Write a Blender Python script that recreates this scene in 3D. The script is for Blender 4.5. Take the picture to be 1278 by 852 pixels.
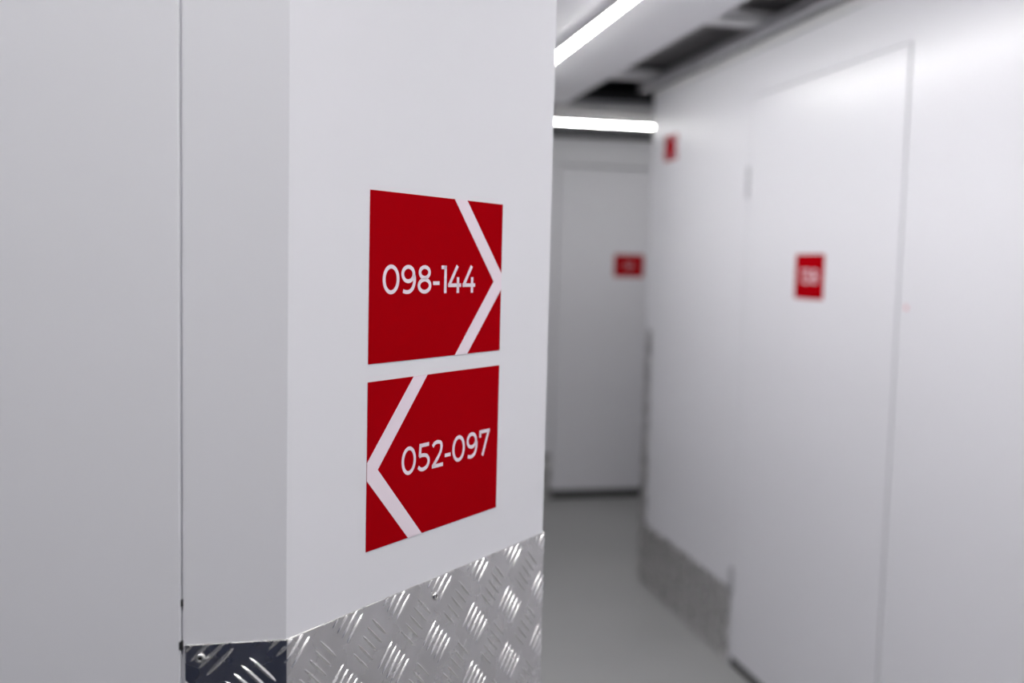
import bpy, bmesh, math
from mathutils import Vector, Matrix

for o in list(bpy.data.objects):
    bpy.data.objects.remove(o)
scene = bpy.context.scene
COL = scene.collection

# ------------------------------------------------------------------ camera
YAW, PITCH, ROLL = math.radians(12.395), math.radians(4.479), math.radians(1.374)
fwd = Vector((math.sin(YAW) * math.cos(PITCH), math.cos(YAW) * math.cos(PITCH), -math.sin(PITCH)))
right = Vector((math.cos(YAW), -math.sin(YAW), 0))
up = right.cross(fwd)
r2 = math.cos(ROLL) * right + math.sin(ROLL) * up
u2 = -math.sin(ROLL) * right + math.cos(ROLL) * up
cam = bpy.data.cameras.new('camera')
cam.lens = 35.0
cam.sensor_width = 36.0
cam.sensor_fit = 'HORIZONTAL'
cam.clip_start = 0.02
cam.dof.use_dof = True
cam.dof.focus_distance = 0.88
cam.dof.aperture_fstop = 2.9
cam_o = bpy.data.objects.new('camera', cam)
COL.objects.link(cam_o)
m = Matrix((r2, u2, -fwd)).transposed().to_4x4()
m.translation = Vector((0, 0, 1.5))
cam_o.matrix_world = m
scene.camera = cam_o

# ------------------------------------------------------------------ world, exposure
world = bpy.data.worlds.new('world')
scene.world = world
world.use_nodes = True
world.node_tree.nodes['Background'].inputs[0].default_value = (0.5, 0.5, 0.55, 1)
world.node_tree.nodes['Background'].inputs[1].default_value = 0.01
scene.view_settings.view_transform = 'Standard'
scene.view_settings.look = 'None'
scene.view_settings.gamma = 1
scene.view_settings.use_curve_mapping = False
scene.view_settings.exposure = 0.0
LED_MAIN, LED_FAR, LED_NEAR = 94.0, 46.0, 110.0      # radiance of the light strips' diffusers

# ------------------------------------------------------------------ materials
def new_mat(name):
    mt = bpy.data.materials.new(name)
    mt.use_nodes = True
    nt = mt.node_tree
    return mt, nt, nt.nodes['Principled BSDF']

def noise(nt, scale, detail=4, rough=0.5):
    tc = nt.nodes.new('ShaderNodeTexCoord')
    n = nt.nodes.new('ShaderNodeTexNoise')
    n.inputs['Scale'].default_value = scale
    n.inputs['Detail'].default_value = detail
    n.inputs['Roughness'].default_value = rough
    nt.links.new(tc.outputs['Object'], n.inputs['Vector'])
    return n

def ramp(nt, src, stops):
    r = nt.nodes.new('ShaderNodeValToRGB')
    els = r.color_ramp.elements
    els[0].position, els[0].color = stops[0][0], (*stops[0][1], 1)
    els[1].position, els[1].color = stops[1][0], (*stops[1][1], 1)
    nt.links.new(src, r.inputs['Fac'])
    return r

def map_range(nt, src, lo, hi):
    r = nt.nodes.new('ShaderNodeMapRange')
    r.inputs['From Min'].default_value = 0.3
    r.inputs['From Max'].default_value = 0.7
    r.inputs['To Min'].default_value = lo
    r.inputs['To Max'].default_value = hi
    nt.links.new(src, r.inputs['Value'])
    return r

def bump(nt, bsdf, src, strength, dist):
    b = nt.nodes.new('ShaderNodeBump')
    b.inputs['Strength'].default_value = strength
    b.inputs['Distance'].default_value = dist
    nt.links.new(src, b.inputs['Height'])
    nt.links.new(b.outputs['Normal'], bsdf.inputs['Normal'])

def surface(name, c0, c1, scale, rough, metallic=0.0, bstr=0.0, bdist=0.001, spec=0.5, bscale=None):
    mt, nt, b = new_mat(name)
    n = noise(nt, scale)
    r = ramp(nt, n.outputs['Fac'], ((0.3, c0), (0.7, c1)))
    nt.links.new(r.outputs['Color'], b.inputs['Base Color'])
    rr = map_range(nt, n.outputs['Fac'], rough[0], rough[1])
    nt.links.new(rr.outputs['Result'], b.inputs['Roughness'])
    b.inputs['Metallic'].default_value = metallic
    b.inputs['Specular IOR Level'].default_value = spec
    if bstr:
        n2 = noise(nt, bscale or scale * 6, 3)
        bump(nt, b, n2.outputs['Fac'], bstr, bdist)
    return mt

def plain(name, c, rough, spec):
    mt, nt, b = new_mat(name)
    b.inputs['Base Color'].default_value = (*c, 1)
    b.inputs['Roughness'].default_value = rough
    b.inputs['Specular IOR Level'].default_value = spec
    return mt
M_WALL = plain('white_powder_coat', (.725, .723, .762), .28, .40)
M_CEIL = surface('white_ceiling_sheet', (.785, .783, .815), (.789, .787, .819), 1.3, (.36, .40), spec=.35)
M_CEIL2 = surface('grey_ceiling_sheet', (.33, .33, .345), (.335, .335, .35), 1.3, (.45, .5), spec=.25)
M_FLOOR = surface('grey_sealed_concrete', (.285, .288, .288), (.325, .328, .328), 2.3, (.34, .46), bstr=.1, bdist=.0006, bscale=60)
M_ALU = surface('aluminium_tread_sheet', (.60, .59, .58), (.72, .71, .71), 22.0, (.20, .34), metallic=1.0, bstr=.10, bdist=.0012, bscale=45)
M_BAR = surface('aluminium_raised_bar', (.80, .79, .79), (.86, .85, .85), 60.0, (.22, .28), metallic=1.0)
M_RIVET = surface('rivet_aluminium', (.70, .69, .68), (.78, .77, .76), 90.0, (.22, .32), metallic=1.0)
M_STEEL = surface('galvanised_steel', (.50, .50, .52), (.58, .58, .60), 12.0, (.32, .42), metallic=.85)
M_DARK = surface('black_rubber', (.012, .012, .013), (.02, .02, .021), 40.0, (.6, .7))
M_MESH = surface('charcoal_panel', (.23, .222, .226), (.26, .25, .255), 30.0, (.6, .7), bstr=.3, bdist=.002, bscale=260)
M_SOFFIT = surface('blue_black_ceiling_mesh', (.020, .028, .036), (.026, .036, .046), 30.0, (.7, .8), bstr=.3, bdist=.004, bscale=160)
M_NAVY = surface('added_shutter_navy', (.020, .028, .066), (.026, .036, .082), 8.0, (.35, .45))
M_RED = surface('red_sign_vinyl', (.34, .0008, .004), (.36, .001, .005), 8.0, (.45, .5), spec=0)
M_PRINT = surface('pale_pink_white_print', (.79, .69, .765), (.81, .71, .785), 8.0, (.45, .5), spec=.1)
M_DOT = surface('pale_red_plastic', (.70, .30, .33), (.74, .33, .36), 30.0, (.3, .4))
M_HOUSING = surface('white_aluminium_profile', (.74, .74, .75), (.78, .78, .79), 12.0, (.3, .4))

def emitter(name, strength):
    mt, nt, b = new_mat(name)
    b.inputs['Base Color'].default_value = (.9, .9, .9, 1)
    b.inputs['Emission Color'].default_value = (1.0, .985, .965, 1)
    b.inputs['Emission Strength'].default_value = strength
    return mt
M_LED_MAIN = emitter('led_diffuser_bright', LED_MAIN)
M_LED_FAR = emitter('led_diffuser_far', LED_FAR)
M_LED_NEAR = emitter('led_diffuser_near', LED_NEAR)

# ------------------------------------------------------------------ helpers
def link(name, me, mat, parent=None, kind=None):
    o = bpy.data.objects.new(name, me)
    COL.objects.link(o)
    if mat and not me.materials:
        me.materials.append(mat)
    if parent is not None:
        o.parent = parent
        o.matrix_parent_inverse = parent.matrix_basis.inverted()
    if kind:
        o['kind'] = kind
    return o

def tag(o, label, cat, group=None, kind=None):
    o['label'] = label
    o['category'] = cat
    if group:
        o['group'] = group
    if kind:
        o['kind'] = kind
    return o

def empty(name, loc=(0, 0, 0)):
    o = bpy.data.objects.new(name, None)
    o.empty_display_size = .05
    o.location = loc
    COL.objects.link(o)
    return o

def mesh(name, verts, faces, smooth=False):
    me = bpy.data.meshes.new(name)
    me.from_pydata([tuple(v) for v in verts], [], faces)
    me.update()
    bm = bmesh.new()
    bm.from_mesh(me)
    bmesh.ops.recalc_face_normals(bm, faces=bm.faces)
    bm.to_mesh(me)
    bm.free()
    if smooth:
        me.polygons.foreach_set('use_smooth', [True] * len(me.polygons))
    return me

def boxes(name, bl, bevel=0.0):
    """one mesh of axis-aligned boxes, each (x0,x1,y0,y1,z0,z1)"""
    bm = bmesh.new()
    for x0, x1, y0, y1, z0, z1 in bl:
        vs = [bm.verts.new(p) for p in ((x0, y0, z0), (x1, y0, z0), (x1, y1, z0), (x0, y1, z0),
                                        (x0, y0, z1), (x1, y0, z1), (x1, y1, z1), (x0, y1, z1))]
        for f in ((3, 2, 1, 0), (4, 5, 6, 7), (0, 1, 5, 4), (1, 2, 6, 5), (2, 3, 7, 6), (3, 0, 4, 7)):
            bm.faces.new([vs[i] for i in f])
    if bevel:
        bmesh.ops.bevel(bm, geom=list(bm.edges), offset=bevel, segments=2, affect='EDGES', profile=.5)
    me = bpy.data.meshes.new(name)
    bm.to_mesh(me)
    bm.free()
    return me

def slab(name, pts, z0, z1):
    """vertical prism over a plan polygon"""
    n = len(pts)
    vs = [(x, y, z0) for x, y in pts] + [(x, y, z1) for x, y in pts]
    fs = [tuple(range(n))[::-1], tuple(range(n, 2 * n))] + [(i, (i + 1) % n, n + (i + 1) % n, n + i) for i in range(n)]
    return mesh(name, vs, fs)

# ------------------------------------------------------------------ plan of the place
WALL_H = 2.30
DOOR_H = 2.120
XR = 1.629                       # right wall of the corridor
AX, AY = -0.0044, 0.7723         # start of the chamfered corner
CH = 0.274
BX, BY = AX + CH, AY + CH        # its end, where the corridor's left wall starts
L = CH * math.sqrt(2)
S = math.sqrt(.5)
YC = 4.455                       # far end of right wall, then chamfer
YN = YC + CH                     # near side of the far cross corridor
YF = 6.105                       # far wall
YB = -0.62                       # wall behind the camera
XW, XE = -3.2, 5.0
T = .045
PLATE_H = 1.205
SKIRT_H = .29

# floor and the two ceilings
tag(link('floor', boxes('floor', [(XW - .1, XE + .1, YB - .1, YF + .3, -.05, 0)]), M_FLOOR),
    'smooth grey sealed concrete floor of the storage corridor', 'floor', kind='structure')
tag(link('ceiling_1', boxes('ceiling_1', [(XW - 1, XE + 1, YB - 1, YF + 1.5, 2.86, 2.9)]), M_SOFFIT),
    'dark charcoal mesh ceiling seen through the slots above the corridor', 'ceiling', kind='structure')
PX0, PX1 = .585, 1.315
tag(link('ceiling_5', boxes('ceiling_5', [(PX1 - .03, XR + 1.2, YB, 4.33, 2.40, 2.41)]), M_MESH),
    'charcoal mesh panel above the slot between ceiling panel and right wall', 'mesh panel', kind='structure')
PY0, PY1 = 4.87, 5.84
NY0, NY1 = -.30, .47
tag(link('ceiling_2', boxes('ceiling_2', [(PX0, PX1, NY1, PY0, WALL_H, WALL_H + .03)]), M_CEIL),
    'glossy white ceiling panel along the main corridor, carrying the slanting light strip', 'ceiling panel', kind='structure')
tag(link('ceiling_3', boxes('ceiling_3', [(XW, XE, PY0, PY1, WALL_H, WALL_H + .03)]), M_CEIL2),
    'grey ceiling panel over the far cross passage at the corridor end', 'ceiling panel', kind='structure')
tag(link('ceiling_4', boxes('ceiling_4', [(XW, XR - .3, NY0, NY1, WALL_H, WALL_H + .03)]), M_CEIL),
    'white ceiling panel over the near passage where the camera stands', 'ceiling panel', kind='structure')

# walls
SX = -.0806                      # left end of the front strip
tag(link('wall_front', slab('wall_front', [(SX, AY), (AX, AY), (AX - .01, AY + T), (SX, AY + T)], 0, WALL_H), M_WALL),
    'narrow white wall strip between the left door and the angled sign panel', 'wall', kind='structure')
tag(link('wall_corner', slab('wall_corner', [(AX, AY), (BX, BY), (BX - T, BY + .01), (AX - .01, AY + T)], 0, WALL_H), M_WALL),
    'white angled corner panel carrying the two large red direction signs', 'wall', kind='structure')
tag(link('wall_left', slab('wall_left', [(BX, BY), (BX, YC), (BX - CH, YN), (XW, YN), (XW, YN - T), (BX - CH - .02, YN - T),
                                        (BX - T, YC - .02), (BX - T, BY + .01)], 0, WALL_H), M_WALL),
    'white corridor wall hidden behind the angled sign panel', 'wall', kind='structure')

# right wall with a door opening, ending in a chamfer at the cross passage
D2Y0, D2Y1 = 2.455, 3.422
tag(link('wall_right', boxes('wall_right', [(XR, XR + T, YB, D2Y0, 0, WALL_H), (XR, XR + T, D2Y1, YC, 0, WALL_H),
                                           (XR, XR + T, D2Y0, D2Y1, DOOR_H + .006, WALL_H)]), M_WALL),
    'long white partition wall on the right side of the corridor', 'wall', kind='structure')
tag(link('wall_side', slab('wall_side', [(XR, YC), (XR + CH, YN), (XE, YN), (XE, YN - T), (XR + CH + .02, YN - T), (XR + T, YC)], 0, WALL_H), M_WALL),
    'white wall turning the far right corner into the cross passage', 'wall', kind='structure')
# far wall with a door opening
D3X0, D3X1 = 1.615, 2.585
tag(link('wall_far', boxes('wall_far', [(XW, D3X0, YF, YF + T, 0, WALL_H), (D3X1, XE, YF, YF + T, 0, WALL_H),
                                       (D3X0, D3X1, YF, YF + T, DOOR_H + .006, WALL_H)]), M_WALL),
    'white end wall around the grey far door', 'wall', kind='structure')
tag(link('wall_back', boxes('wall_back', [(XW, -1.1, YB - T, YB, 0, WALL_H), (.9, XR + T, YB - T, YB, 0, WALL_H),
                                         (-1.1, .9, YB - T, YB, DOOR_H, WALL_H)]), M_WALL),
    'white wall behind the camera', 'wall', kind='structure')
tag(link('wall_west', boxes('wall_west', [(XW - T, XW, YB, AY + T, 0, WALL_H), (XW - T, XW, YN, YF, 0, WALL_H)]), M_WALL),
    'white end walls of the side passages', 'wall', kind='structure')
tag(link('wall_east', boxes('wall_east', [(XE, XE + T, YN, YF, 0, WALL_H)]), M_WALL),
    'white end wall of the far cross passage', 'wall', kind='structure')
tag(link('wall_entry', boxes('wall_entry', [(XW, -1.06, AY, AY + T, 0, WALL_H), (-1.06, SX, AY, AY + T, DOOR_H + .006, WALL_H),]), M_WALL),
    'white wall beyond and above the left door', 'wall', kind='structure')

# ------------------------------------------------------------------ doors
def rounded_slab(name, bx, bev):
    return boxes(name, [bx], bev)

def knuckle(name, parent, x, y, z0, z1, rad, mat):
    """hinge of three knuckles on a pin"""
    bm = bmesh.new()
    n = 12
    h = (z1 - z0)
    for k in range(3):
        a, b = z0 + h * (k / 3) + .001, z0 + h * ((k + 1) / 3) - .001
        ring = []
        for z, r in ((a, rad * .7), (a + .002, rad), (b - .002, rad), (b, rad * .7)):
            ring.append([bm.verts.new((x + r * math.cos(2 * math.pi * i / n), y + r * math.sin(2 * math.pi * i / n), z)) for i in range(n)])
        for r0, r1 in zip(ring, ring[1:]):
            for i in range(n):
                bm.faces.new((r0[i], r0[(i + 1) % n], r1[(i + 1) % n], r1[i]))
        bm.faces.new(ring[0][::-1])
        bm.faces.new(ring[-1])
    me = bpy.data.meshes.new(name)
    bm.to_mesh(me)
    bm.free()
    return link(name, me, mat, parent)

# left door beside the strip: gap of two millimetres over a shallow jamb
d1 = empty('door_1', (-.57, AY, 0))
tag(d1, 'plain white door leaf filling the left edge of the picture', 'door', kind='structure')
link('door_leaf', rounded_slab('door_leaf', (-1.05, -.0823, AY - .0006, AY + .042, .03, DOOR_H), .0016), M_WALL, d1)
link('door_jamb', boxes('door_jamb', [(-.0823 - .012, SX - .0001, AY + .0425, AY + .09, 0, DOOR_H + .006), (-.0822, SX - .0001, AY + .0025, AY + .0425, 0, DOOR_H)]), M_WALL, d1)
link('gap_buffer', boxes('gap_buffer', [(-.0828, -.0806, AY + .0002, AY + .030, 1.2345, 1.2395)]), M_DARK, d1)
link('gap_buffer', boxes('gap_buffer', [(-.0838, -.0806, AY - .0009, AY + .030, 1.2015, 1.2075)]), M_DARK, d1)

# door in the right wall
d2 = empty('door_2', (XR, (D2Y0 + D2Y1) / 2, 0))
tag(d2, 'white flush door with a red number sign in the right wall', 'door', kind='structure')
link('door_leaf', rounded_slab('door_leaf', (XR - .001, XR + .04, D2Y0 + .009, D2Y1 - .005, .035, DOOR_H + .003), .002), M_WALL, d2)
link('door_jamb', boxes('door_jamb', [(XR + .044, XR + .07, D2Y0 - .03, D2Y0 + .03, 0, DOOR_H + .03), (XR + .044, XR + .07, D2Y1 - .03, D2Y1 + .03, 0, DOOR_H + .03),
                                      (XR + .044, XR + .07, D2Y0, D2Y1, DOOR_H - .02, DOOR_H + .03)]), M_STEEL, d2)
link('threshold', boxes('threshold', [(XR + .004, XR + .05, D2Y0, D2Y1, 0, .03)]), M_DARK, d2)
knuckle('hinge', d2, XR - .004, D2Y1 + .004, 1.757, 1.876, .0062, M_STEEL)
knuckle('hinge', d2, XR - .004, D2Y1 + .004, .265, .375, .009, M_STEEL)

# far door
d3 = empty('door_3', ((D3X0 + D3X1) / 2, YF, 0))
tag(d3, 'white flush door in the end wall with a dark gap below', 'door', kind='structure')
link('door_leaf', rounded_slab('door_leaf', (D3X0 + .006, D3X1 - .006, YF - .001, YF + .04, .052, DOOR_H - .004), .002), M_WALL, d3)
link('door_jamb', boxes('door_jamb', [(D3X0 - .03, D3X0 + .03, YF + .044, YF + .07, 0, DOOR_H + .03), (D3X1 - .03, D3X1 + .03, YF + .044, YF + .07, 0, DOOR_H + .03),
                                      (D3X0, D3X1, YF + .044, YF + .07, DOOR_H - .02, DOOR_H + .03)]), M_STEEL, d3)
link('threshold', boxes('threshold', [(D3X0, D3X1, YF + .003, YF + .05, 0, .048)]), M_DARK, d3)

# unseen navy shutter, added to put a dark reflection in the front kick plate
d4 = empty('added_shutter', (-.1, YB, 0))
tag(d4, 'unseen dark navy slatted shutter added behind the camera to darken the kick plate reflection', 'added shutter', kind='structure')
me = boxes('added_slat', [(-1.1, .9, YB - .03, YB - .004, .0, .098)], .004)
for i in range(21):
    s = link('added_slat', me, M_NAVY, d4)
    s.location.z += i * .101

# ------------------------------------------------------------------ tread plate
PU, PZ = .0637, .0600            # repeat of the five-bar pattern
U0, Z0 = .0026, 1.1420
BAR_L, BAR_W, BAR_HT = .0280, .0036, .00160

def bar_grid(cu, cz, slope, segs=6, nc=5):
    """vertices (u, z, h) and faces of one lens-shaped raised bar"""
    vs, fs = [], []
    d = (S, S * slope)
    c = (-S * slope, S)
    for i in range(segs + 1):
        t = -math.cos(math.pi * i / segs)
        w = BAR_W / 2 * max(.12, (1 - t * t) ** .42)
        hh = BAR_HT * w / (BAR_W / 2)
        for k in range(nc + 1):
            q, pr = ((-1, 0), (-.55, .5), (-.13, .96), (.13, .96), (.55, .5), (1, 0))[k] if nc > 2 else ((-1, 0), (0, 1), (1, 0))[k]
            h = hh * pr - .00005
            vs.append((cu + d[0] * t * BAR_L / 2 + c[0] * q * w, cz + d[1] * t * BAR_L / 2 + c[1] * q * w, h))
    for i in range(segs):
        for k in range(nc):
            a = i * (nc + 1) + k
            fs.append((a, a + nc + 1, a + nc + 2, a + 1))
    return vs, fs

def clip(vs, fs, u0, u1, z0, z1):
    """cut a bar at the sheet's edges"""
    bm = bmesh.new()
    bv = [bm.verts.new(v) for v in vs]
    for f in fs:
        bm.faces.new([bv[i] for i in f])
    for co, no in (((u0, 0, 0), (-1, 0, 0)), ((u1, 0, 0), (1, 0, 0)), ((0, z0, 0), (0, -1, 0)), ((0, z1, 0), (0, 1, 0))):
        bmesh.ops.bisect_plane(bm, geom=bm.verts[:] + bm.edges[:] + bm.faces[:], plane_co=co, plane_no=no, clear_outer=True)
    bm.verts.index_update()
    out = ([tuple(v.co) for v in bm.verts], [tuple(v.index for v in f.verts) for f in bm.faces])
    bm.free()
    return out

def bar_centres(u0, u1, z0, z1):
    out = []
    for fam in (1, -1):
        bu, bz = (U0, Z0) if fam == 1 else (U0 + PU / 2, Z0 + PZ / 2 - .0015)
        for i in range(math.floor((u0 - bu) / PU) - 1, math.ceil((u1 - bu) / PU) + 2):
            for j in range(math.floor((z0 - bz) / PZ) - 1, math.ceil((z1 - bz) / PZ) + 2):
                for k in range(-2, 3):
                    o = k * .0083
                    cu, cz = bu + i * PU + o * S, bz + j * PZ - fam * o * S
                    e = BAR_L / 2 * S
                    if cu + e > u0 + .001 and cu - e < u1 - .001 and cz + e > z0 + .001 and cz - e < z1 - .001:
                        out.append((cu, cz, fam))
    return out

def smooth01(t):
    t = min(1, max(0, t))
    return t * t * (3 - 2 * t)

FR = .004
def fold_near(u, z, h):
    """unfolded sheet coordinate -> place round the chamfered corner"""
    if u < 0:
        p = Vector((AX + u, AY, z))
    elif u < L:
        p = Vector((AX + u * S, AY + u * S, z))
    else:
        p = Vector((BX, BY + u - L, z))
    a = -math.pi / 2 + math.pi / 4 * smooth01((u + FR) / (2 * FR)) + math.pi / 4 * smooth01((u - L + FR) / (2 * FR))
    return p + Vector((math.cos(a), math.sin(a), 0)) * (h + .0006)

def sheet(name, us, z0, z1, fold, th, mat, parent):
    vs, fs = [], []
    for u in us:
        for z, h in ((z0, 0), (z0, th), (z1 - .0003, th), (z1, th - .0003), (z1, 0)):
            vs.append(fold(u, z, h))
    n = 5
    for i in range(len(us) - 1):
        for k in range(n):
            a, b = i * n + k, i * n + (k + 1) % n
            fs.append((a, a + n, b + n, b))
    e = (len(us) - 1) * n
    fs += [tuple(range(n)), tuple(range(e, e + n))[::-1]]
    return link(name, mesh(name, vs, fs), mat, parent)

TH = .0010
def tread_plate(root, us, z0, z1, fold, split_z=None):
    sheet('sheet', us, z0, z1, fold, TH, M_ALU, root)
    rest_v, rest_f = [], []
    u0, u1 = us[0], us[-1]
    for cu, cz, fam in bar_centres(u0, u1, z0, z1):
        single = split_z is not None and cz > split_z and cu < L + .012
        vs, fs = bar_grid(cu, cz, fam, 6 if single else 4, 5 if single else 2)
        e = BAR_L / 2 * S + .002
        if cu - e < u0 or cu + e > u1 or cz - e < z0 or cz + e > z1:
            vs, fs = clip(vs, fs, u0 + .0003, u1 - .0003, z0 + .0003, z1 - .0004)
            if not fs:
                continue
        vs = [fold(a, b, TH + c) for a, b, c in vs]
        if single:
            me = bpy.data.meshes.new('raised_bar')
            me.from_pydata([tuple(v) for v in vs], [], fs)
            me.update()
            me.polygons.foreach_set('use_smooth', [True] * len(me.polygons))
            link('raised_bar', me, M_BAR, root)
        else:
            k = len(rest_v)
            rest_v += vs
            rest_f += [tuple(i + k for i in f) for f in fs]
    if rest_f:
        me = bpy.data.meshes.new('raised_bars')
        me.from_pydata([tuple(v) for v in rest_v], [], rest_f)
        me.update()
        me.polygons.foreach_set('use_smooth', [True] * len(me.polygons))
        link('raised_bars', me, M_BAR, root, kind='stuff')

def fold_samples(folds, u0, u1):
    us = {u0, u1}
    for f in folds:
        for k in range(-4, 5):
            us.add(f + k * FR / 4)
    return sorted(u for u in us if u0 <= u <= u1)

kp = empty('kick_plate', (AX, AY, 0))
tag(kp, 'tall bright aluminium tread plate bent round the corner below the red signs', 'kick plate')
KU0 = SX + .0014 - AX
tread_plate(kp, fold_samples((0, L), KU0, L + .06), .005, PLATE_H, fold_near, 1.045)

def rivet(parent, u, z, rad=.0036):
    prof = ((.0016, .0004), (.0016, .0021), (.0019, .0025), (.0030, .0022), (.0038, .0012), (.0040, 0))
    n = 20
    vs, fs = [], []
    a = -math.pi / 2 if u < 0 else -math.pi / 4
    nn = Vector((math.cos(a), math.sin(a), 0))
    tt = Vector((-nn.y, nn.x, 0))
    c = fold_near(u, z, TH)
    for r, h in prof:
        for i in range(n):
            q = 2 * math.pi * i / n
            vs.append(c + tt * (r * math.cos(q)) + Vector((0, 0, r * math.sin(q))) + nn * h)
    for j in range(len(prof) - 1):
        for i in range(n):
            fs.append((j * n + i, j * n + (i + 1) % n, (j + 1) * n + (i + 1) % n, (j + 1) * n + i))
    rv = link('rivet', mesh('rivet', vs, fs, True), M_RIVET, parent)
    cv = [c + tt * (.0016 * math.cos(2 * math.pi * i / 12)) + Vector((0, 0, .0016 * math.sin(2 * math.pi * i / 12))) + nn * .0009 for i in range(12)]
    g = link('mandrel_hole', mesh('mandrel_hole', cv, [tuple(range(12))]), M_DARK, rv)
rivet(kp, .1895, 1.1876)
rivet(kp, -.0683 - AX, 1.1945)

def fold_right(u, z, h):          # along the right wall, u = y
    return Vector((XR - h - .0006, u, z))
k2 = empty('kick_plate', (XR, 3.9, 0))
tag(k2, 'low dull tread plate skirting the right wall before the far corner', 'kick plate')
tread_plate(k2, [D2Y1 + .012, YC - .084], .004, SKIRT_H, fold_right)
k3 = empty('kick_plate', (XR, 1.2, 0))
tag(k3, 'low tread plate skirting the near part of the right wall', 'kick plate')
tread_plate(k3, [YB + .01, D2Y0 - .012], .004, SKIRT_H, fold_right)

def fold_far_corner(u, z, h):     # u < 0 on the right wall, then the chamfer away from the camera
    if u < 0:
        p = Vector((XR, YC + u, z))
    else:
        p = Vector((XR + u * S, YC + u * S, z))
    a = math.pi - math.pi / 4 * smooth01((u + FR) / (2 * FR))
    return p + Vector((math.cos(a), math.sin(a), 0)) * (h + .0006)
k4 = empty('kick_plate', (XR, YC, 0))
tag(k4, 'tall narrow tread plate edge wrapping the far end of the right wall', 'kick plate')
tread_plate(k4, fold_samples((0,), -.082, L), .004, PLATE_H, fold_far_corner)

def fold_end(u, z, h):
    return Vector((u, YF - h - .0006, z))
k5 = empty('kick_plate', (.6, YF, 0))
tag(k5, 'low tread plate on the end wall left of the far door', 'kick plate')
tread_plate(k5, [-.4, D3X0 - .004], .004, SKIRT_H, fold_end)

# ------------------------------------------------------------------ slot framing above the walls
def channel(name, along, a0, a1, p0, p1, z0, z1, t=.003):
    """upward open U channel running along x or y"""
    bl = []
    for q in ((p0, p1, z0, z0 + t), (p0, p0 + t, z0, z1), (p1 - t, p1, z0, z1)):
        bl.append((a0, a1, q[0], q[1], q[2], q[3]) if along == 'x' else (q[0], q[1], a0, a1, q[2], q[3]))
    return boxes(name, bl)
tag(link('trim_1', channel('trim_1', 'y', YB, YC, XR - .006, XR + T + .006, WALL_H - .018, WALL_H + .012), M_HOUSING),
    'white capping rail on top of the right wall', 'rail', kind='structure')
tag(link('trim_2', channel('trim_2', 'y', YB, YC, XR - .085, XR - .035, WALL_H + .006, WALL_H + .04), M_STEEL),
    'grey steel rail running beside the top of the right wall', 'rail', kind='structure')
for i, y in enumerate((4.285, 3.225, 2.165, 1.105)):
    tag(link('trim_%d' % (3 + i), channel('trim_%d' % (3 + i), 'x', PX1 - .03, XR + .01, y - .045, y + .045, WALL_H + .031, WALL_H + .065), M_HOUSING),
        ['pale crossbar spanning the dark slot nearest the far corner', 'pale crossbar spanning the dark slot above the right door',
         'pale crossbar over the slot, third from the far corner', 'pale crossbar over the slot nearest the camera'][i], 'crossbar', kind='structure')

# ------------------------------------------------------------------ light strips
def led_strip(label, along, a0, a1, c, mat, w=.027, drop=.022):
    z1, z0 = WALL_H, WALL_H - drop
    mid = (a0 + a1) / 2
    t = empty('led_strip_light', (mid, c, z0) if along == 'x' else (c, mid, z0))
    tag(t, label, 'light strip', 'linear light strips under the ceiling panels')
    def bx(a0, a1, p0, p1, z0, z1):
        return (a0, a1, p0, p1, z0, z1) if along == 'x' else (p0, p1, a0, a1, z0, z1)
    e = .004
    f = .0015
    zc = z0 + .0055
    link('housing', boxes('housing', [bx(a0, a1, c - w / 2 - f, c - w / 2, zc, z1), bx(a0, a1, c + w / 2, c + w / 2 + f, zc, z1),
                                      bx(a0, a1, c - w / 2, c + w / 2, z1 - .003, z1)]), M_HOUSING, t)
    for q in (a0 - e, a1):
        link('end_cap', boxes('end_cap', [bx(q, q + e, c - w / 2, c + w / 2, z0, z1)], .0008), M_HOUSING, t)
    # rounded diffuser profile
    prof = [(-w / 2, .008), (-w / 2, .0055), (-w / 4, .0012), (0, 0), (w / 4, .0012), (w / 2, .0055), (w / 2, .008)]
    vs, fs = [], []
    for a in (a0, a1):
        for p, z in prof:
            vs.append((a, c + p, z0 + z) if along == 'x' else (c + p, a, z0 + z))
    n = len(prof)
    fs = [(i, (i + 1) % n, n + (i + 1) % n, n + i) for i in range(n)] + [tuple(range(n)), tuple(range(n, 2 * n))]
    link('diffuser', mesh('diffuser', vs, fs), mat, t)
    return t
led_strip('bright white light strip slanting along the main corridor ceiling', 'y', .62, 4.25, .965, M_LED_MAIN)
led_strip('bright white light strip crossing the far end above the end door', 'x', .95, 3.05, 5.38, M_LED_FAR)
led_strip('white light strip over the near passage above the camera', 'x', -.75, 1.28, .085, M_LED_NEAR)

# ------------------------------------------------------------------ signs
def arc(cx, cy, rx, ry, a0, a1, n=20):
    return [(cx + rx * math.cos(math.radians(a0 + (a1 - a0) * i / n)), cy + ry * math.sin(math.radians(a0 + (a1 - a0) * i / n))) for i in range(n + 1)]
SW = .132
h_ = SW / 2
def spline(pts, n=6):
    out = []
    for i in range(len(pts) - 1):
        p0, p1, p2, p3 = pts[max(i - 1, 0)], pts[i], pts[i + 1], pts[min(i + 2, len(pts) - 1)]
        for k in range(n):
            t = k / n
            out.append(tuple(.5 * (2 * b + (c - a) * t + (2 * a - 5 * b + 4 * c - d) * t * t + (3 * b - a - 3 * c + d) * t ** 3) for a, b, c, d in zip(p0, p1, p2, p3)))
    return out + [pts[-1]]
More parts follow.
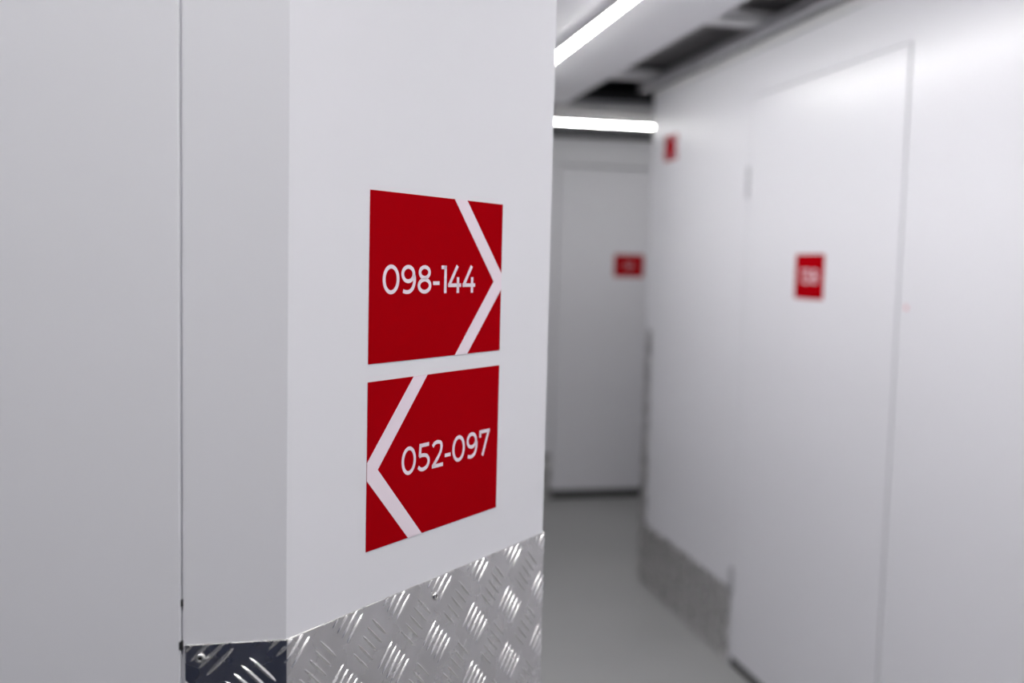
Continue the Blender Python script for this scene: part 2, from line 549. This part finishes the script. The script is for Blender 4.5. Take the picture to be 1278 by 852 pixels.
# strokes of each figure: (points, closed); y in cap heights, advance width last
GLYPH = {
    '0': ([(arc(.415, .5, .415 - h_, .5 - h_, 0, 360, 36)[:-1], True)], .83),
    '1': ([([(0, 1 - h_), (.30, 1 - h_)], False), ([(.30 - h_, 1), (.30 - h_, 0)], False)], .30),
    '2': ([(spline([(.06, .80), (.18, .90), (.36, 1 - h_), (.56, .88), (.61, .70), (.52, .50), (.30, .27), (.08, .07)]), False), ([(.03, h_), (.72, h_)], False)], .72),
    '3': ([([(.05, 1 - h_), (.64, 1 - h_)], False), ([(.62, .95), (.32, .60)], False), (spline([(.24, .57), (.45, .56), (.62, .45), (.65, .29), (.55, .12), (.34, h_), (.14, .09), (.02, .18)]), False)], .72),
    '4': ([([(.535, 1.0), (.06, .29)], False), ([(.0, .285), (.76, .285)], False), ([(.575, .58), (.575, 0)], False)], .76),
    '5': ([([(.12, 1 - h_), (.66, 1 - h_)], False), ([(.155, 1.0), (.115, .55)], False), (spline([(.085, .565), (.30, .575), (.52, .53), (.64, .40), (.64, .26), (.53, .12), (.33, h_), (.16, .09), (.03, .18)]), False)], .72),
    '7': ([([(0, 1 - h_), (.74, 1 - h_)], False), ([(h_, 1), (h_, .72)], False), ([(.675, .95), (.245, 0)], False)], .74),
    '8': ([(arc(.37, .745, .325 - h_, .255 - h_, 0, 360, 28)[:-1], True), (arc(.37, .28, .37 - h_, .28 - h_, 0, 360, 32)[:-1], True)], .74),
    '9': ([(arc(.355, .685, .355 - h_, .315 - h_, 0, 360, 30)[:-1], True), (spline([(.648, .66), (.69, .52), (.665, .34), (.58, .18), (.44, .085), (.27, h_), (.10, .10)]), False)], .76),
    '-': ([([(0, .365), (.36, .365)], False)], .36),
}

def ribbon(pts, closed, half):
    """left and right border of a stroke"""
    n = len(pts)
    a, b = [], []
    for i, p in enumerate(pts):
        q0 = pts[i - 1] if (i > 0 or closed) else p
        q1 = pts[(i + 1) % n] if (i < n - 1 or closed) else p
        d1 = (p[0] - q0[0], p[1] - q0[1])
        d2 = (q1[0] - p[0], q1[1] - p[1])
        def nrm(d):
            l = math.hypot(*d)
            return (d[0] / l, d[1] / l) if l > 1e-9 else (0, 0)
        d1, d2 = nrm(d1), nrm(d2)
        t = nrm((d1[0] + d2[0], d1[1] + d2[1]))
        nx, ny = -t[1], t[0]
        a.append((p[0] + nx * half, p[1] + ny * half))
        b.append((p[0] - nx * half, p[1] - ny * half))
    return a, b

def glyph_mesh(ch, x, y, sx, sy, place, h0, h1):
    """figure as thin raised print; stroke drawn in cap-height units, then scaled"""
    vs, fs = [], []
    for pts, closed in GLYPH[ch][0]:
        a, b = ribbon(pts, closed, h_)
        n = len(pts)
        k = len(vs)
        for (p, q) in zip(a, b):
            for (gx, gy) in (p, q):
                for h in (h0, h1):
                    vs.append(place(x + gx * sx, y + gy * sy, h))
        for i in range(n if closed else n - 1):
            c, d = k + 4 * i, k + 4 * ((i + 1) % n)
            fs += [(c + 1, c + 3, d + 3, d + 1), (c, d, d + 2, c + 2), (c, c + 1, d + 1, d), (c + 2, d + 2, d + 3, c + 3)]
        if not closed:
            e = k + 4 * (n - 1)
            fs += [(k, k + 2, k + 3, k + 1), (e, e + 1, e + 3, e + 2)]
    return mesh('digit', vs, fs)

def poly_prism(name, pts, place, h0, h1):
    n = len(pts)
    vs = [place(p[0], p[1], h0) for p in pts] + [place(p[0], p[1], h1) for p in pts]
    fs = [tuple(range(n))[::-1], tuple(range(n, 2 * n))] + [(i, (i + 1) % n, n + (i + 1) % n, n + i) for i in range(n)]
    return mesh(name, vs, fs)

SGW, SGH = .2000, .1455
def sign(label, place, w, h, chevron, text, x0, y0, height, total, gaps, cat='sign', group=None):
    org = place(w / 2, 0, 0)
    t = empty('direction_sign' if chevron else 'number_sign', org)
    tag(t, label, cat, group)
    link('panel', poly_prism('panel', [(0, 0), (w, 0), (w, h), (0, h)], place, .00005, .0005), M_RED, t)
    if chevron:
        kx, ky = w / SGW, h / SGH
        pts = [(.1185, .1455), (.1385, .1455), (.2000, .0768), (.2000, .0613), (.1432, 0), (.1232, 0), (.1862, .0690)]
        if chevron < 0:
            pts = [(SGW - a, b) for a, b in pts][::-1]
        link('chevron', poly_prism('chevron', [(a * kx, b * ky) for a, b in pts], place, .0004, .0007), M_PRINT, t)
    if text:
        adv = sum(GLYPH[c][1] for c in text) + gaps * (len(text) - 1)
        sx = total / adv
        x = x0
        for c in text:
            link('hyphen' if c == '-' else 'digit', glyph_mesh(c, x, y0, sx, height, place, .0004, .0007), M_PRINT, t)
            x += (GLYPH[c][1] + gaps) * sx
    return t

def on_corner(z0):
    def place(x, y, h):
        u = .0921 + x
        return Vector((AX + u * S + S * h, AY + u * S - S * h, z0 + y))
    return place
sign('red sign reading 098-144 with a pale chevron pointing right, upper of the pair', on_corner(1.4127), SGW, SGH, 1,
     '098-144', .0170, .0585, .0254, .1370, .10)
sign('red sign reading 052-097 with a pale chevron pointing left, lower of the pair', on_corner(1.2520), SGW, SGH, -1,
     '052-097', .0462, .0575, .0256, .1388, .12)

def on_right(y_left, z0):          # reading direction runs towards the camera
    return lambda x, y, h: Vector((XR - .001 - h, y_left - x, z0 + y))
sign('red number sign at eye level on the white door in the right wall', on_right(3.043, 1.4075), .185, SGH, 0,
     '138', .036, .050, .047, .112, .14)
sign('small red sign high on the right wall beside the far corner', lambda x, y, h: Vector((XR - h, 4.295 - x, 1.972 + y)), .150, .112, 1,
     '', 0, 0, 0, 0, 0)
sign('dark red number sign on the far door in the end wall', lambda x, y, h: Vector((1.998 + x, YF - .001 - h, 1.430 + y)), .200, SGH, 0,
     '131', .064, .057, .030, .072, .14)

# small red dot beside the right door
dv, df = [], []
for r, h in ((.0065, 0), (.0065, .002), (.004, .0035), (.0012, .0038)):
    for i in range(16):
        q = 2 * math.pi * i / 16
        dv.append((XR - h, 2.419 + r * math.cos(q), 1.405 + r * math.sin(q)))
for j in range(3):
    for i in range(16):
        df.append((j * 16 + i, j * 16 + (i + 1) % 16, (j + 1) * 16 + (i + 1) % 16, (j + 1) * 16 + i))
df.append(tuple(range(48, 64)))
tag(link('indicator_dot', mesh('indicator_dot', dv, df, True), M_DOT), 'tiny pale red dot on the wall right of the white door', 'dot')
